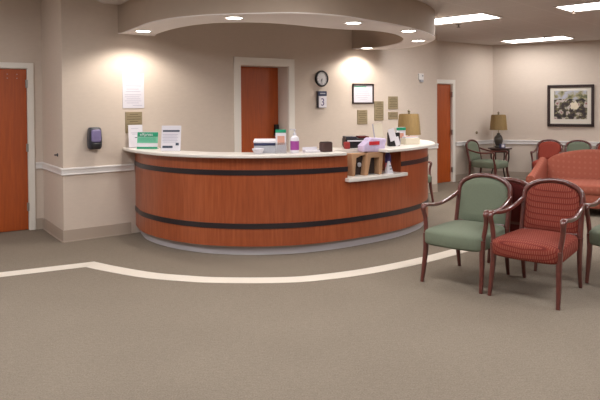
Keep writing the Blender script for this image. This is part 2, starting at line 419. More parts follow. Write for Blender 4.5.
sof = struct(m.build('ceiling_soffit', SOFF, smooth=True, angle=40))
m = MB(); m.band(resample(so, 120), resample(si, 120), SZ, SZ+.0098); m.build('soffit_underside', UNDER, sof, smooth=True, angle=40)

# ------------------------------------------------------------------ lights
def troffer(cx, cy, label, e=1.0, ang=-43):
    t = empty('ceiling_light', (cx, cy, CZ if cx > -2.4 else 3.05), math.radians(ang), label, 'ceiling light', 'recessed fluorescent ceiling lights')
    m = MB(); m.box((0, .3, -.008), (1.22, .02, .016)); m.box((0, -.3, -.008), (1.22, .02, .016)); m.box((.6, 0, -.008), (.02, .62, .016)); m.box((-.6, 0, -.008), (.02, .62, .016)); m.build('frame', WHITE, t)
    m = MB(); m.box((0, 0, -.004), (1.19, .59, .006)); m.build('diffuser', TROF, t)
    L = bpy.data.lights.new('lamp', 'AREA'); L.shape = 'RECTANGLE'; L.size = 1.15; L.size_y = .56; L.energy = TW*e; L.color = (.96, .975, 1)
    o = bpy.data.objects.new('tube_light', L); COL.objects.link(o); o.parent = t; o.location = (0, 0, -.02)
TW = 24
for x, y, l in [(2.22, 8.71, 'ceiling light panel partly hidden by the curved soffit, left of the three visible'),
                (3.86, 7.39, 'ceiling light panel cut by the right edge of the photo, nearest of the three'),
                (4.56, 11.57, 'ceiling light panel farthest away, close to the wall with the garden painting')]:
    troffer(x, y, l, .33 if y > 11 else .8)
for x, y in [(.2, 4.3), (1.95, 2.9), (3.9, 4.4), (6.4, 6.2), (-1.9, 3.7), (.2, 1.2), (-4.2, 4.6), (6.6, 9.6), (5.6, 2.6)]:
    troffer(x, y, 'ceiling light panel overhead near the viewer, outside the photo', {.2: .8, -1.9: 1.3, -4.2: 1.9}.get(x, .9) if y > 2 else .7)
def downlight(x, y, label, e):
    t = empty('recessed_downlight', (x, y, SZ), 0, label, 'downlight', 'round downlights in the curved soffit')
    MB().lathe([(.075, 0), (.085, -.008), (.105, -.006), (.108, 0)], seg=32).build('trim_ring', WHITE, t, smooth=True)
    MB().lathe([(.078, -.001), (.078, -.006)], seg=32).build('lens', DLENS, t)
    L = bpy.data.lights.new('lamp', 'SPOT'); L.energy = e; L.color = (1, .93, .84); L.spot_size = math.radians(152); L.spot_blend = .5; L.shadow_soft_size = .06
    o = bpy.data.objects.new('bulb', L); COL.objects.link(o); o.parent = t; o.location = (0, 0, -.03)
for x, y, l, e in [(-1.83, 7.03, 'round soffit downlight at the left end, above the wall notice', 46), (-.65, 5.99, 'round soffit downlight above the front left of the desk', 24),
                (.575, 6.42, 'round soffit downlight above the middle right of the desk', 24), (1.30, 7.17, 'round soffit downlight, left of the pair near the soffit\'s right tip', 24),
                (1.64, 8.3, 'round soffit downlight, right of the pair near the soffit\'s right tip', 48), (1.05, 9.36, 'round soffit downlight close to the wall above the framed certificate', 50)]:
    downlight(x, y, l, e)
for x, y, l in [(2.46, 9.3, 'sprinkler head on the ceiling above the hall door'), (4.55, 11.15, 'sprinkler head beside the farthest ceiling light panel'), (3.62, 7.95, 'sprinkler head at the top edge beside the nearest ceiling light panel')]:
    t = MB().lathe([(.045, 0), (.045, -.006), (.015, -.01), (.012, -.04), (.03, -.045), (.03, -.05)], (0, 0, 0), 16).build('sprinkler_head', DOTS); t.location = (x, y, CZ)
    tag(t, l, 'sprinkler', 'ceiling sprinkler heads')

# ------------------------------------------------------------------ reception desk
K = [(-1.97, 7.50), (-1.87, 7.26), (-1.73, 7.0), (-1.45, 6.70), (-1.088, 6.465), (-.72, 6.355), (-.327, 6.34), (.10, 6.44), (.6, 6.71), (1.12, 7.13), (1.48, 7.62), (1.615, 8.1), (1.58, 8.5)]
C = cr(K, 12); NC = len(C)
def nrm(i):
    a = C[max(i-1, 0)]; b_ = C[min(i+1, NC-1)]; dx, dy = b_[0]-a[0], b_[1]-a[1]; l = math.hypot(dx, dy); return (dy/l, -dx/l)
def off(t, d):
    i = int(t); f = t-i; j = min(i+1, NC-1); n = nrm(i); n2 = nrm(j)
    nx, ny = n[0]*(1-f)+n2[0]*f, n[1]*(1-f)+n2[1]*f
    return (C[i][0]*(1-f)+C[j][0]*f+nx*d, C[i][1]*(1-f)+C[j][1]*f+ny*d)
def seg(a, b_, d):
    ts = [a]+[i for i in range(int(a)+1, int(b_)+1) if i > a+.01 and i < b_-.01]+[b_]
    return [off(t, d) for t in ts]
HT = 1.065; SHT = .775
desk = empty('reception_desk', (0, 0, 0), 0, 'long curved cherry reception desk with pale top and two black bands', 'desk')
T0, T1, T2, T3 = 1, 92.8, 107.8, 144
m = MB(); m.band(seg(T0, T1, .1), seg(T0, T1, .06), .10, HT-.035); m.build('front_panel', CHERRY, desk, smooth=True)
m = MB(); m.band(seg(T1, T2, .1), seg(T1, T2, .06), .10, SHT-.04); m.build('low_front_panel', CHERRY, desk, smooth=True)
m = MB(); m.band(seg(T2, T3, .1), seg(T2, T3, .06), .10, HT-.035); m.build('end_front_panel', CHERRY, desk, smooth=True)
for t in (T1, T2):
    a = off(t, .095); b_ = off(t, -.28 if t == T2 else -.16); n = Vector((b_[0]-a[0], b_[1]-a[1])).normalized(); p = Vector((-n.y, n.x))*(.012 if t == T1 else -.012)
    MB().prism([a, b_, (b_[0]+p.x, b_[1]+p.y), (a[0]+p.x, a[1]+p.y)], SHT if t == T2 else SHT, HT-.036).build('side_panel', CHERRY, desk)
m = MB(); m.band(seg(T0, T3, .045), seg(T0, T3, .015), 0, .10); m.build('toe_kick', KICK, desk, smooth=True)
m = MB(); m.band(seg(T0, T1, .108), seg(T0, T1, .0995), .845, .900); m.build('accent_band', BAND, desk, smooth=True)
m = MB(); m.band(seg(T2, T3, .108), seg(T2, T3, .0995), .845, .900); m.build('accent_band', BAND, desk, smooth=True)
m = MB(); m.band(seg(T0, T3, .108), seg(T0, T3, .0995), .285, .340); m.build('accent_band', BAND, desk, smooth=True)
ta = [0, 2, 4, 8, 12]+list(range(16, 92, 2))+[91.5]
m = MB(); m.band([off(t, .19+.07*max(0, 1-t/26)) for t in ta], [off(t, -.16) for t in ta], HT-.035, HT); m.build('countertop', SLAB, desk, bevel=.008, smooth=True)
outer = seg(102, 140, .19); inner = [off(t, -.22) for t in (136, 128, 120, 112, 102)]
tip = cr([off(140, .19), (1.70, 8.62), (1.50, 8.70), (1.38, 8.60), off(136, -.22)], 5)[1:-1]
m = MB(); m.prism(outer+tip+inner, HT-.035, HT); m.build('end_countertop', SLAB, desk, bevel=.008)
m = MB(); m.band(seg(T1-.6, T2+.8, .17), seg(T1-.6, T2+.8, -.30), SHT-.04, SHT); m.build('writing_shelf', SLAB, desk, bevel=.006, smooth=True)
m = MB(); m.band(seg(10, T1-1, .055), seg(10, T1-1, -.5), .72, .75); m.build('inner_worktop', SLAB, desk, smooth=True)
# strip of upper ledge running on behind the open low section
m = MB(); m.band(seg(91.6, 101.9, -.10), seg(91.6, 101.9, -.46), HT-.035, HT); m.band(seg(101.9, 107, -.23), seg(101.9, 107, -.46), HT-.035, HT); m.build('rear_ledge', SLAB, desk, smooth=True)

def facing(p):            # rotation so that local -Y looks at the viewer's side of the room
    return 0
def ang_of(n): return math.atan2(n[0], -n[1])      # local -Y -> n

# ------------------------------------------------------------------ chairs
FAB = {'sage': SAGE, 'red': REDF, 'plain': PLAINRED, 'maroon': MAROON}
def make_chair(fab, label, group):
    t = empty('armchair', (0, 0, 0), 0, label, 'chair', group)
    m = MB()
    def ft(v):
        x, y, z = v; k = 1-.12*(y+.32)/.64
        z2 = z+(.022*max(0, 1-(x/.29)**2)*max(0, 1-(y/.32)**2) if z > 0 else 0)
        return (x*k, y-.035*(1-(x/.29)**2)*(1 if y < 0 else 0), z2)
    m.cushion((0, -.02, .398), (.575, .64, .15), .34, .26, ft, 48, 20); m.build('seat', FAB[fab], t, smooth=True, angle=0)
    yb = lambda z: .295+(z-.42)*.24
    # upholstered back pad
    zs = []; z0, zt, za = .455, .872, .745
    nz = 18
    for i in range(nz+1):
        u = i/nz; zs.append(z0+(zt-z0)*math.sin(u*PI/2)**.9)
    wf = lambda z: .228 if z < za else .228*max(0, 1-((z-za)/(zt-za+.0005))**2.2)**.5
    vs = []; fs = []; nx = 14
    for side in (-1, 1):
        for z in zs:
            for k in range(nx+1):
                u = -1+2*k/nx; w = wf(z)
                edge = max(0, 1-abs(u)**4)**.5*max(0, min(1, (z-z0)/.03))**.5*max(0, min(1, (zt-z)/.05))**.5
                y = yb(z)+side*(.012+(.028 if side < 0 else .014)*edge)
                vs.append((u*w, y, z))
    n1 = (nz+1)*(nx+1)
    for s_ in (0, 1):
        for i in range(nz):
            for k in range(nx):
                a = s_*n1+i*(nx+1)+k; fs.append((a, a+1, a+nx+2, a+nx+1) if s_ == 0 else (a, a+nx+1, a+nx+2, a+1))
    for i in range(nz):
        a = i*(nx+1); fs.append((a, a+nx+1, n1+a+nx+1, n1+a)); a += nx; fs.append((a, n1+a, n1+a+nx+1, a+nx+1))
    for k in range(nx):
        fs.append((k, n1+k, n1+k+1, k+1)); a = nz*(nx+1)+k; fs.append((a, a+1, n1+a+1, n1+a))
    MB().add(vs, fs).build('backrest', FAB[fab], t, smooth=True, angle=60)
    # bent wood frame round the back
    pts = [(-.248, .43), (-.248, .55), (-.248, .68), (-.246, .77), (-.228, .815), (-.18, .853), (-.10, .884), (0, .895), (.10, .884), (.18, .853), (.228, .815), (.246, .77), (.248, .68), (.248, .55), (.248, .43)]
    P = cr([(x, yb(z), z) for x, z in pts], 4)
    MB().sweep(P, .024, .021, up=(0, 1, -.24), sq=.7).build('back_frame', WOOD, t, smooth=True, angle=50)
    MB().sweep([(-.225, yb(.45), .45), (0, yb(.45), .45), (.225, yb(.45), .45)], .018, .02, up=(0, 1, 0)).build('lower_rail', WOOD, t, smooth=True, angle=50)
    for s_ in (-1, 1):
        P = cr([(s_*.272, -.350, 0), (s_*.268, -.325, .12), (s_*.262, -.300, .28), (s_*.262, -.292, .43)], 5); n = len(P)
        MB().sweep(P, [.015+.010*i/(n-1) for i in range(n)], [.016+.012*i/(n-1) for i in range(n)], sq=.7).build('leg', WOOD, t, smooth=True, angle=50)
        P = cr([(s_*.240, .345, 0), (s_*.24, .318, .13), (s_*.243, .302, .28), (s_*.248, .298, .44)], 5)
        MB().sweep(P, [.015+.008*i/(n-1) for i in range(n)], [.016+.012*i/(n-1) for i in range(n)], sq=.7).build('leg', WOOD, t, smooth=True, angle=50)
        P = cr([(s_*.264, -.290, .42), (s_*.272, -.275, .49), (s_*.282, -.268, .56), (s_*.289, -.285, .62), (s_*.290, -.290, .648), (s_*.290, -.270, .668), (s_*.288, -.22, .668), (s_*.285, -.10, .652), (s_*.282, .06, .652), (s_*.270, .22, .678), (s_*.258, .345, .715)], 5)
        n = len(P); w = []
        for i in range(n):
            u = i/(n-1); w.append(.019+.010*math.exp(-((u-.55)/.16)**2))
        MB().sweep(P, w, .017, sq=.75).build('arm', WOOD, t, smooth=True, angle=50)
    return t
def put(o, x, y, th, sc=1, label=None, group=None):
    o.location = (x, y, 0); o.rotation_euler = (0, 0, math.radians(th)); o.scale = (sc, sc, sc)
    if label: o['label'] = label
    if group: o['group'] = group
    return o
GA = 'wooden armchairs in the front cluster'; GB = 'wooden armchairs along the walls'
g1 = make_chair('sage', 'sage green armchair in the foreground, left of the red patterned armchair', GA); put(g1, 1.51, 5.405, -39.8)
r1 = make_chair('red', 'red dash-patterned armchair in the foreground beside the sage green one', GA); put(r1, 1.985, 5.0, -40.7)
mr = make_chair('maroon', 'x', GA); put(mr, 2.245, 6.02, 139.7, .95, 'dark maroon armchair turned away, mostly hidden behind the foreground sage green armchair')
put(copy_tree(g1), 2.94, 5.34, -39, 1, 'sage green armchair cut off at the right edge of the photo')
put(copy_tree(g1), 3.74, 11.92, 44.6, .92, 'sage green armchair standing beside the corner lamp table', GB)
put(copy_tree(g1), 1.711, 9.66, 36, .95, 'sage green armchair against the wall, half hidden behind the right end of the desk', GB)
far = make_chair('plain', 'red armchair under the left of the painting, nearest to the corner lamp table', GB); put(far, 4.91, 11.90, -29, .91)
put(copy_tree(g1), 4.91+.485, 11.90-.249, -27.1, .91, 'sage green armchair between two red ones under the garden painting', GB)
put(copy_tree(far), 4.91+.98, 11.90-.50, -27.1, .91, 'red armchair at the right edge of the photo by the far wall', GB)

# ------------------------------------------------------------------ loveseat
sofa = empty('loveseat', (4.52, 8.90, 0), math.radians(-30.2), 'salmon pink loveseat with sloping arms behind the foreground armchairs', 'sofa')
m = MB(); m.cushion((0, -.42, .21), (1.50, .78, .20), .12, .12); m.build('base', SALM, sofa, smooth=True)
m = MB(); m.cushion((0, -.43, .355), (1.46, .78, .15), .35, .2, lambda v: (v.x, v.y, v.z+(.02*(1-(v.x/.75)**2) if v.z > 0 else 0)), 48); m.build('seat_cushion', SALM, sofa, smooth=True, angle=0)
def camel(v):
    x, y, z = v
    top = .15*max(0, 1-abs(x/.83)**2.4)
    return (x, y+(z+.29)*.16, z+(top if z > 0 else 0))
m = MB(); m.cushion((0, .02, .455), (1.62, .17, .53), .22, .35, camel, 96, 24); m.build('backrest', SALM, sofa, smooth=True, angle=0)
for s_ in (-1, 1):
    P = cr([(s_*.87, -.86, .30), (s_*.87, -.84, .30)], 1)
    vs = []; fs = []; prof = [(.05, .10), (.08, .72), (.0, .60)]
    n = 14; rows = []
    for i in range(n+1):
        u = i/n; y = -.86+.94*u; zt = .53+.20*(u**1.3); fl_ = .09*(1-u)
        cx = s_*(.78+.035+fl_*.6)
        ring = []
        for k in range(20):
            a = 2*PI*k/20; ca, sa = math.cos(a), math.sin(a)
            zz_ = .14+(zt-.14)*(.5+.5*math.copysign(abs(sa)**.5, sa))
            roll = 1+.35*max(0, (zz_-.3)/(zt-.3))
            ring.append((cx+s_*(zz_-.14)*.10+math.copysign(abs(ca)**.6, ca)*.055*roll, y, zz_))
        rows.append(ring)
    for r_ in rows: vs += r_
    for i in range(n):
        for k in range(20): fs.append((i*20+k, i*20+(k+1) % 20, (i+1)*20+(k+1) % 20, (i+1)*20+k))
    fs += [tuple(range(19, -1, -1)), tuple(n*20+k for k in range(20))]
    MB().add(vs, fs).build('arm', SALM, sofa, smooth=True, angle=60)
    for y in (-.74, -.02):
        MB().sweep([(s_*.70, y, 0), (s_*.68, y, .16)], [.02, .03], [.02, .03]).build('leg', DWOOD, sofa, smooth=True, angle=50)

# ------------------------------------------------------------------ corner table, lamps
def round_table(x, y, r, h, label):
    t = empty('side_table', (x, y, 0), 0, label, 'table')
    MB().lathe([(r-.02, h-.028), (r, h-.02), (r, h-.006), (r-.01, h)], seg=40).build('tabletop', DWOOD, t, smooth=True)
    MB().lathe([(r-.05, h-.09), (r-.05, h-.028)], seg=40).build('apron', DWOOD, t, smooth=True)
    for k in range(4):
        a = PI/4+k*PI/2; ca, sa = math.cos(a), math.sin(a)
        P = cr([((r+.02)*ca, (r+.02)*sa, 0), ((r-.02)*ca, (r-.02)*sa, .03), ((r-.09)*ca, (r-.09)*sa, .25), ((r-.05)*ca, (r-.05)*sa, .45), ((r-.055)*ca, (r-.055)*sa, h-.06)], 5)
        MB().sweep(P, .014, .014, up=(-sa, ca, 0)).build('leg', DWOOD, t, smooth=True)
    return t
round_table(4.10, 12.30, .24, .66, 'small round dark wood table in the far corner holding the gold lamp')
round_table(1.63, 8.98, .22, .70, 'small round table behind the right end of the desk under a gold lamp')
def lamp(x, y, z, dz, label):
    t = empty('table_lamp', (x, y, z), 0, label, 'lamp', 'gold shaded table lamps')
    MB().lathe([(.075, 0), (.085, .01), (.08, .03), (.055, .04), (.06, .06), (.085, .12), (.09, .17), (.078, .22), (.045, .26), (.03, .275), (.035, .29), (.02, .30)], seg=28).build('base', MOTTLE, t, smooth=True)
    MB().lathe([(.009, .29), (.009, .37+dz)], seg=12).build('neck', BRASS, t, smooth=True)
    z0, z1 = .345+dz, .655+dz
    prof = [(.178, z0), (.172, z0+.03), (.150, z1-.03), (.142, z1), (.139, z1), (.147, z1-.03), (.169, z0+.03), (.175, z0)]
    seg_ = 48; vs = []; fs = []
    for r, zz_ in prof:
        for k in range(seg_):
            a = 2*PI*k/seg_; rr = r*(1+.02*math.cos(8*a)); vs.append((rr*math.cos(a), rr*math.sin(a), zz_))
    for i in range(len(prof)):
        j = (i+1) % len(prof)
        for k in range(seg_): fs.append((i*seg_+k, i*seg_+(k+1) % seg_, j*seg_+(k+1) % seg_, j*seg_+k))
    MB().add(vs, fs).build('lamp_shade', SHADE, t, smooth=True)
    MB().box((0, 0, z1-.012), (.28, .008, .005)).lathe([(.004, z0), (.004, z1+.01)], seg=8).build('harp', BRASS, t)
    MB().lathe([(.006, z1-.01), (.02, z1+.012), (.016, z1+.03), (.024, z1+.045), (.008, z1+.062), (.002, z1+.068)], seg=16).build('finial', BRASSD, t, smooth=True)
    return t
lamp(4.08, 12.33, .66, .02, 'gold shaded lamp with mottled base on the far corner table')
lamp(1.63, 8.98, .70, .07, 'gold shaded lamp rising behind the right end of the desk')
# card on corner table
t = empty('card_holder', (4.09, 12.12, .66), math.radians(18), 'small dark blue card holder in front of the corner lamp', 'card holder')
MB().box((0, 0, .045), (.13, .03, .09)).build('stand', NAVY, t, bevel=.004); MB().box((.0, -.017, .05), (.065, .004, .055)).build('card', PAPER, t)
t = MB().box((0, 0, .003), (.11, .08, .006)).build('leaflet', PAPER); t.location = (4.22, 12.24, .66); t.rotation_euler = (0, 0, .4); tag(t, 'white leaflet lying on the right of the corner table', 'leaflet')

# ------------------------------------------------------------------ wall items
def on_wall(P, U, Nn, s, z, out=0):
    c = P+U*s+Nn*out; return (c.x, c.y, z), math.atan2(U.y, U.x)
def wthing(name, s, z, label, cat, group=None, P=W0, U=WU, Nn=WN):
    loc, rz = on_wall(P, U, Nn, s, z); return empty(name, loc, rz, label, cat, group)   # local x along wall, -y into the room
def lines(m, x0, x1, zs, y, h=.006):
    for z, a, b_ in zs: m.box(((x0+(x1-x0)*(a+b_)/2), y, z), ((x1-x0)*(b_-a), .0012, h))
    return m
# notice
t = wthing('wall_notice', .845, 1.76, 'tall white notice with a pale teal heading on the wall above the brass plaque', 'notice')
MB().box((0, -.004, 0), (.272, .006, .43)).build('sheet', PAPER, t)
MB().box((0, -.008, .185), (.25, .002, .03)).build('heading', TEAL, t)
lines(MB(), -.11, .11, [(.13, 0, .8), (.105, 0, .55), (.06, .05, .95), (.02, .1, .8), (-.01, .05, .9), (-.05, 0, .95), (-.075, 0, .85), (-.10, .1, .9), (-.125, 0, .95), (-.15, .1, .8), (-.18, .45, 1)], -.008).build('printed_lines', LINK, t)
# plaques
def plaque(s0, s1, z0, z1, label):
    t = wthing('wall_plaque', (s0+s1)/2, (z0+z1)/2, label, 'plaque', 'brass plaques on the back wall'); w, h = s1-s0, z1-z0
    MB().box((0, -.006, 0), (w, .012, h)).build('plate', BRASS, t, bevel=.002)
    m = MB(); n = max(2, int(h/.035))
    for i in range(n):
        zz_ = h/2-.03-i*(h-.05)/n; u = .8 if i % 3 else .5
        m.box((0, -.0125, zz_), (w*u, .001, .007))
    m.build('engraved_lines', BRASSD, t)
plaque(.738, .952, 1.24, 1.499, 'brass plaque on the wall below the tall white notice')
plaque(4.528, 4.743, 1.251, 1.481, 'brass plaque just below the framed certificate')
plaque(4.90, 5.105, 1.305, 1.62, 'tall brass plaque right of the framed certificate')
plaque(5.218, 5.44, 1.487, 1.70, 'upper brass plaque of the rightmost stacked pair')
plaque(5.217, 5.44, 1.318, 1.44, 'small lower brass plaque of the rightmost stacked pair')
# soap dispenser
t = wthing('hand_sanitizer_dispenser', .347, 1.06, 'dark hand sanitizer dispenser with lilac window on the wall left of the desk', 'dispenser')
def disp(v): return (v.x*(1-.08*(v.z > .06)), v.y*(1-.25*max(0, -v.z)/.13), v.z)
MB().cushion((0, -.055, .135), (.155, .11, .26), .3, .3, disp).build('body', DGREY, t, smooth=True, angle=0)
MB().cushion((.004, -.10, .165), (.118, .04, .15), .4, .5).build('window', LILAC, t, smooth=True, angle=0)
MB().cushion((.004, -.085, .045), (.11, .06, .07), .3, .3).build('push_bar', BLACK, t, smooth=True, angle=0)
# little hook
loc, rz = on_wall(W0, EU, EN, .219, 1.0); t = MB().lathe([(.02, 0), (.02, .01), (.008, .012), (.008, .035), (.014, .04)], seg=14).build('wall_hook', DGREY)
t.location = loc; t.rotation_euler = Vector((EN.x, EN.y, 0)).to_track_quat('Z', 'Y').to_euler(); tag(t, 'tiny dark hook on the return wall above its chair rail', 'hook')
t = MB().lathe([(.03, 0), (.03, .012), (.01, .03)], seg=16).build('door_stop', BRASSD); loc, rz = on_wall(A0, AU, AN, AL-1.777+1.235, .965)
t.location = loc; t.rotation_euler = Vector((AN.x, AN.y, 0)).to_track_quat('Z', 'Y').to_euler(); tag(t, 'small round brown wall bumper right of the hall door', 'wall bumper')
# clock
t = wthing('wall_clock', 3.80, 1.968, 'round wall clock with black rim above the day calendar', 'clock')
def lat_y(prof, seg=40):
    m = MB().lathe(prof, seg=seg); m.v = [(x, -z, y) for x, y, z in m.v]; return m
lat_y([(.122, 0), (.125, .02), (.118, .035), (.100, .035), (.098, .022), (.001, .022)]).build('case', BLACK, t, smooth=True)
lat_y([(.0995, .018), (.0995, .025)]).build('dial', CLOCKF, t)
m = MB()
for a, L, w in ((math.radians(-150), .05, .010), (math.radians(180+8), .075, .007)):
    m.box((math.sin(a)*L/2, -.028, math.cos(a)*L/2), (w, .002, L), M=Matrix.Rotation(a, 3, 'Y'))
m.build('clock_hands', INK, t)
m = MB()
for k in range(12):
    a = k*PI/6; m.box((math.sin(a)*.084, -.0262, math.cos(a)*.084), (.006, .001, .014), M=Matrix.Rotation(a, 3, 'Y'))
m.build('hour_marks', INK, t)
# day calendar
t = wthing('day_calendar', 3.79, 1.65, 'day calendar showing the number 3 hanging below the clock', 'calendar')
MB().box((0, -.02, 0), (.165, .04, .255)).build('backing', DGREY, t, bevel=.004)
MB().box((0.004, -.044, -.035), (.148, .008, .175)).build('page', PAPER, t)
MB().box((0, -.045, .09), (.16, .01, .065)).build('header', NAVY, t)
text_mesh('numeral', '3', .16, VIOLET, t, Matrix.Translation((.0, -.049, -.045)) @ Matrix.Rotation(PI/2, 4, 'X'))
lines(MB(), -.05, .05, [(.09, 0, 1)], -.051, .014).build('month_strip', GREYP, t)
# certificate
t = wthing('framed_certificate', 4.65, 1.742, 'framed white certificate with dark frame on the wall under the downlight', 'picture frame')
m = MB(); w, h = .455, .30; m.box((0, -.012, h/2-.0), (w, .024, .022)); m.box((0, -.012, -h/2), (w, .024, .022)); m.box((-w/2+.011, -.012, 0), (.022, .024, h)); m.box((w/2-.011, -.012, 0), (.022, .024, h)); m.build('frame', FRAMEB, t, bevel=.002)
MB().box((0, -.008, 0), (w-.04, .004, h-.02)).build('certificate', PAPER, t)
MB().box((-.06, -.0105, .115), (.26, .001, .022)).build('heading', LGREEN, t)
lines(MB(), -.15, .15, [(.06, 0, 1), (.03, .1, .9), (0, .05, .95), (-.03, 0, 1), (-.06, .1, .85), (-.09, .3, .8)], -.0105, .005).build('printed_lines', LINK, t)
# thermostat
t = wthing('thermostat', 6.0, 2.03, 'small white wall sensor box near the right end of the back wall', 'thermostat')
MB().box((0, -.015, .015), (.12, .03, .11)).build('housing', WHITE, t, bevel=.006); MB().box((.01, -.02, -.06), (.07, .04, .045)).build('sensor', GREYP, t, bevel=.006); MB().box((.03, -.032, .03), (.02, .002, .02)).build('button', INK, t)
# painting
t = wthing('framed_painting', 1.505, 1.515, 'garden landscape painting in dark frame with pale mat on the far wall', 'painting', None, FC, BU, BN)
w, h, fw = .86, .84, .055
m = MB(); m.box((0, -.02, h/2-fw/2), (w, .04, fw)); m.box((0, -.02, -h/2+fw/2), (w, .04, fw)); m.box((-w/2+fw/2, -.02, 0), (fw, .04, h)); m.box((w/2-fw/2, -.02, 0), (fw, .04, h)); m.build('frame', FRAMEB, t, bevel=.006)
MB().box((0, -.012, 0), (w-.08, .01, h-.08)).build('mat', ART_MAT, t)
MB().box((0, -.0195, .015), (w-.25, .003, h-.27)).build('print', ART, t)

# ------------------------------------------------------------------ things on the desk
def ondesk(name, t_, d, label, cat, z=HT, yaw=None, group=None):
    x, y = off(t_, d); n = nrm(int(t_))
    return empty(name, (x, y, z), math.radians(yaw) if yaw is not None else ang_of(n), label, cat, group)
# three sign stands at the left end
def stand(t_, d, w, h, yaw, label, mats, kind):
    t = ondesk('sign_stand', t_, d, label, 'sign stand', yaw=yaw, group='paper sign stands on the left of the desk')
    tilt = Matrix.Rotation(math.radians(-9), 3, 'X')
    def bx(m, x, z, ww, hh, y=0, th=.003): m.box(tilt @ Vector((x, y, z)), (ww, th, hh), M=tilt); return m
    bx(MB(), 0, h/2+.004, w, h).build('sheet', mats, t)
    MB().box((0, .035, .003), (w*.9, .07, .005)).build('foot', GLASS, t)
    if kind == 'green':
        bx(MB(), 0, h*.86, w, h*.27, -.003, .002).build('header', GREEN, t)
        bx(MB(), 0, h*.53, w, h*.36, -.003, .002).build('body_print', LGREEN, t)
        bx(MB(), 0, h*.07, w, h*.12, -.003, .002).build('footer', GREEN, t)
        text_mesh('lettering', 'eXpress', h*.24, PAPER, t, Matrix.Translation((0, -.018, h*.86)) @ Matrix.Rotation(PI/2-math.radians(9), 4, 'X'))
        m = MB()
        for k, u in enumerate((.64, .57, .5, .43)): bx(m, -w*.03, h*u, w*.86, h*.02, -.0045, .001)
        m.build('printed_lines', GREEN, t)
    elif kind == 'blue':
        bx(MB(), 0, h*.80, w*.86, h*.07, -.003, .002).build('heading', INK, t)
        bx(bx(MB(), -w*.16, h*.17, w*.52, h*.09, -.003, .002), w*.33, h*.28, w*.16, h*.1, -.003, .002).build('footer_print', INK, t)
        m = MB()
        for k, u in enumerate((.66, .60, .54, .48, .42, .36)): bx(m, -w*.04, h*u, w*(.7 if k % 2 else .78), h*.018, -.003, .001)
        m.build('printed_lines', LINK, t)
    else:
        m = MB()
        for u, ww in ((.85, .5), (.66, .55), (.60, .4)): bx(m, -w*.05, h*u, w*ww, h*.02, -.003, .001)
        m.build('printed_lines', LINK, t); bx(MB(), .04, h*.45, w*.6, h*.03, -.003, .002).build('dark_bar', INK, t)
stand(8, .10, .17, .275, 26, 'pinkish white sign stand on the desk\'s left end, in front of the brass plaque', PAPER, 'plain')
stand(21, .03, .255, .20, -8, 'green and white landscape sign stand between two white ones on the desk', PAPER, 'green')
stand(36, .0, .225, .285, -6, 'tall white sign stand with dark heading, right of the green one', PAPER, 'blue')
# card terminal (grey and navy) with white bowl
t = ondesk('desk_organizer', 71, -.07, 'low grey and navy tray organizer in front of the inner door', 'organizer', yaw=0)
MB().box((0, .02, .045), (.25, .14, .09)).build('tray', GREYP, t, bevel=.008)
MB().box((0, .02, .098), (.25, .15, .035)).build('navy_layer', NAVY, t, bevel=.006)
MB().box((-.01, .02, .128), (.24, .16, .02), M=Matrix.Rotation(.12, 3, 'X')).build('cover', PAPER, t, bevel=.004)
t = ondesk('bowl', 68.6, .06, 'small white bowl in front of the grey and navy organizer', 'bowl')
MB().lathe([(.03, 0), (.045, .012), (.062, .045), (.065, .055), (.06, .055), (.04, .015), (.001, .01)], seg=28).build('bowl_body', PAPER, t, smooth=True)
# brochure holder, green top
t = ondesk('brochure_holder', 75.5, .02, 'green topped brochure holder left of the purple lotion bottle', 'brochure holder', yaw=0)
MB().box((0, 0, .11), (.11, .03, .21)).build('brochures', PAPER, t, bevel=.002)
MB().box((0, -.016, .205), (.11, .004, .03)).build('green_header', GREEN, t); MB().box((.002, -.017, .12), (.075, .003, .08)).build('picture', SKIN, t)
MB().box((0, -.022, .05), (.12, .006, .10)).build('pocket', GLASS, t)
t.scale = (1, 1, 1.15)
# pump bottle
t = ondesk('pump_bottle', 79.6, .02, 'white lotion pump bottle with purple label on the desk', 'bottle')
MB().lathe([(.040, 0), (.046, .006), (.046, .13), (.040, .15), (.018, .165), (.016, .175)], seg=28).build('bottle_body', PAPER, t, smooth=True)
MB().lathe([(.0468, .03), (.0468, .115)], seg=28).build('label', PURPLE, t, smooth=True)
MB().lathe([(.018, .17), (.018, .19), (.007, .192), (.007, .215), (.012, .216), (.012, .228)], seg=16).box((-.022, -.01, .223), (.06, .014, .010), .4).build('pump', PAPER, t, smooth=True)
t.scale = (1, 1, 1.12)
# clear low card tray
t = ondesk('card_tray', 84.5, .0, 'low clear card tray between the lotion bottle and the dark box', 'tray')
MB().box((0, 0, .012), (.17, .09, .02)).box((0, .045, .03), (.17, .006, .05)).build('tray_body', PAPER, t, bevel=.003)
# dark box
t = ondesk('pencil_cup', 88.2, .02, 'small square dark brown box on the desk', 'box')
MB().box((0, 0, .052), (.115, .10, .10)).build('box_body', BOXBR, t, bevel=.006); MB().box((0, 0, .106), (.10, .085, .006)).build('lid', DBROWN, t)

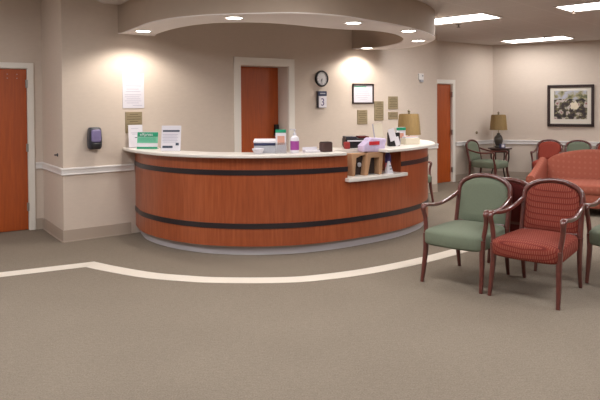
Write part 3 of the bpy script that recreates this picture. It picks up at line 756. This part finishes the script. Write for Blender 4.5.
# items at the low section ------------------------------------------
x_, y_ = off(101.6, -.30)
t = empty('printer', (x_, y_, HT), math.radians(8), 'black desktop printer on the desk behind the lavender gift bag', 'printer')
MB().box((0, 0, .062), (.30, .22, .10)).build('body', BLACK, t, bevel=.012); MB().box((-.02, -.112, .085), (.22, .012, .016)).build('paper_slot', PAPER, t)
MB().box((-.08, 0, .120), (.13, .20, .03)).build('lid', DGREY, t, bevel=.008); MB().box((.08, .02, .120), (.12, .18, .026)).build('control_panel', MAROON, t, bevel=.006)
MB().box((0, 0, .006), (.28, .20, .012)).build('foot', BLACK, t)
t = MB().box((0, 0, .04), (.06, .08, .08)).build('red_box', DRED, bevel=.012); t.location = (off(97.2, -.20)[0], off(97.2, -.20)[1], HT); t.rotation_euler = (0, 0, .2)
tag(t, 'small red box at the left of the black printer', 'box')
# tan cardboard rack with two openings on the shelf
t = ondesk('literature_rack', 99.6, -.02, 'tan cardboard rack with two dark openings on the low writing shelf', 'rack', z=SHT, yaw=33)
def xz(m, pts, y0, y1):
    q = MB().prism(pts, y0, y1); return m.add([(x, z, y) for x, y, z in q.v], q.f)
m = MB()
def arch(m, x0, x1, y0, y1, h, th):
    # slanted cheeks and a top
    m.prism([(x0, y0), (x0+th, y0), (x0+th, y1), (x0, y1)], 0, h)
    m.prism([(x1-th, y0), (x1, y0), (x1, y1), (x1-th, y1)], 0, h)
    m.prism([(x0, y0), (x1, y0), (x1, y1), (x0, y1)], h-th*1.3, h)
xz(m, [(-.225, 0), (-.195, 0), (-.175, .20), (-.10, .225), (-.03, .225), (-.03, .252), (-.245, .252)], -.05, .06)
xz(m, [(-.075, 0), (-.03, 0), (.015, .195), (.14, .195), (.13, 0), (.175, 0), (.20, .252), (-.035, .252)], -.075, .06)
m.prism([(.145, -.07), (.235, .0), (.225, .02), (.145, -.05)], 0, .25)
m.build('shell', TAN, t, bevel=.004)
MB().box((-.12, .03, .115), (.15, .05, .22)).box((.06, .02, .10), (.12, .05, .19)).build('contents', DBROWN, t)
MB().cushion((-.11, -.02, .12), (.05, .03, .05), .8).build('tag', GREYP, t, smooth=True)
MB().box((.205, -.03, .16), (.018, .006, .07), .6).build('label_strip', CREAM, t)
# lavender gift bag/papers on top
t = ondesk('gift_bag', 101.2, -.02, 'lavender paper bag with a red label on top of the tan rack', 'bag', z=SHT+.253, yaw=34)
vs_fn = lambda v: (v.x*(1-.30*(v.z > 0)*abs(v.z)/.09)+.05*(v.z > 0), v.y, v.z+.008*math.sin(v.x*40))
MB().cushion((.0, 0, .081), (.33, .12, .16), .25, .2, vs_fn).build('bag_body', LAV, t, smooth=True, angle=40)
MB().box((-.01, -.062, .105), (.15, .008, .04)).build('red_label', RED, t)
# tall standing sheet
t = ondesk('standing_card', 106.2, -.16, 'tall cream sheet standing upright behind the gift bag', 'card', z=HT, yaw=8)
MB().box((0, 0, .14), (.11, .004, .28), M=Matrix.Rotation(-.15, 3, 'Y')).build('sheet', CREAM, t)
MB().box((0, .03, .01), (.11, .07, .02)).build('foot', CREAM, t)
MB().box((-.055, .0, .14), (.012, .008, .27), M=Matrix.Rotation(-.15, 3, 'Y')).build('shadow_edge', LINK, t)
# black and white pamphlet stand
t = ondesk('pamphlet_stand', 110.6, -.10, 'black and white pamphlet stand left of the white card box on the desk', 'pamphlet stand', yaw=18)
R_ = Matrix.Rotation(-.28, 3, 'Y')
MB().box((.0, 0, .085), (.15, .06, .17)).build('black_holder', BLACK, t, bevel=.01)
MB().box((-.035, -.034, .14), (.085, .008, .15), M=R_).box((.03, -.036, .06), (.06, .008, .11), M=R_).build('leaflets', PAPER, t)
# card box + green-topped card
t = ondesk('card_box', 119, -.07, 'long white card box on the rounded right end of the desk', 'box', yaw=25)
MB().box((0, 0, .04), (.21, .12, .078)).build('box_body', CREAM, t, bevel=.004); MB().box((.0, 0, .088), (.18, .09, .02)).build('cards', PAPER, t)
m = MB()
for k in range(5): m.box((-.06+k*.035, -.0, .098), (.02, .08, .004))
m.build('card_tops', SKIN, t)
t = ondesk('brochure_holder', 118.5, -.19, 'green topped brochure holder in front of the lamp at the desk\'s right end', 'brochure holder', yaw=20)
MB().box((0, 0, .11), (.13, .03, .21)).build('brochures', PAPER, t, bevel=.003); MB().box((0, -.017, .195), (.13, .005, .035)).build('green_header', GREEN, t)
MB().box((0, -.017, .11), (.07, .003, .06)).build('picture', SKIN, t); MB().box((0, .03, .015), (.12, .06, .012)).build('foot', GLASS, t)
# pink and violet bottle on the low shelf
t = ondesk('lotion_bottle', 106.4, -.03, 'pink and violet bottle standing on the low shelf against the desk\'s end panel', 'bottle', z=SHT)
MB().lathe([(.032, 0), (.036, .008), (.036, .09), (.034, .11)], seg=24).build('bottle_body', PINK, t, smooth=True)
MB().lathe([(.036, .11), (.038, .12), (.036, .19), (.024, .215), (.018, .25)], seg=24).build('cap', VIOLET, t, smooth=True)
t = ondesk('folded_card', 104.6, .06, 'white folded card with black marks between the tan rack and the pink bottle', 'card', z=SHT, yaw=30)
MB().add([(-.04, -.03, 0), (.05, -.03, 0), (.02, 0, .14), (-.01, 0, .14), (-.04, .03, 0), (.05, .03, 0)], [(0, 1, 2, 3), (4, 3, 2, 5), (0, 3, 4), (1, 5, 2), (0, 4, 5, 1)]).build('card_body', PAPER, t)
MB().box((.02, -.022, .05), (.03, .004, .01)).box((.015, -.013, .085), (.02, .004, .01)).build('print', INK, t)

# ------------------------------------------------------------------ world, camera, view
w = bpy.data.worlds.new('World'); S.world = w; w.use_nodes = True
w.node_tree.nodes['Background'].inputs[0].default_value = (1, .95, .9, 1); w.node_tree.nodes['Background'].inputs[1].default_value = .05
cam = bpy.data.cameras.new('Camera'); co = bpy.data.objects.new('Camera', cam); COL.objects.link(co)
cam.sensor_width = 36; cam.lens = 36; cam.clip_end = 60
p = math.radians(1.03); r = .006
co.matrix_world = Matrix.Translation((0, 0, 1.59)) @ Matrix.Rotation(PI/2-p, 4, 'X') @ Matrix.Rotation(-r, 4, 'Z')
cam.shift_y = -.1428
S.camera = co
S.view_settings.view_transform = 'Standard'; S.view_settings.look = 'None'; S.view_settings.gamma = 1; S.view_settings.use_curve_mapping = False
S.view_settings.exposure = .1
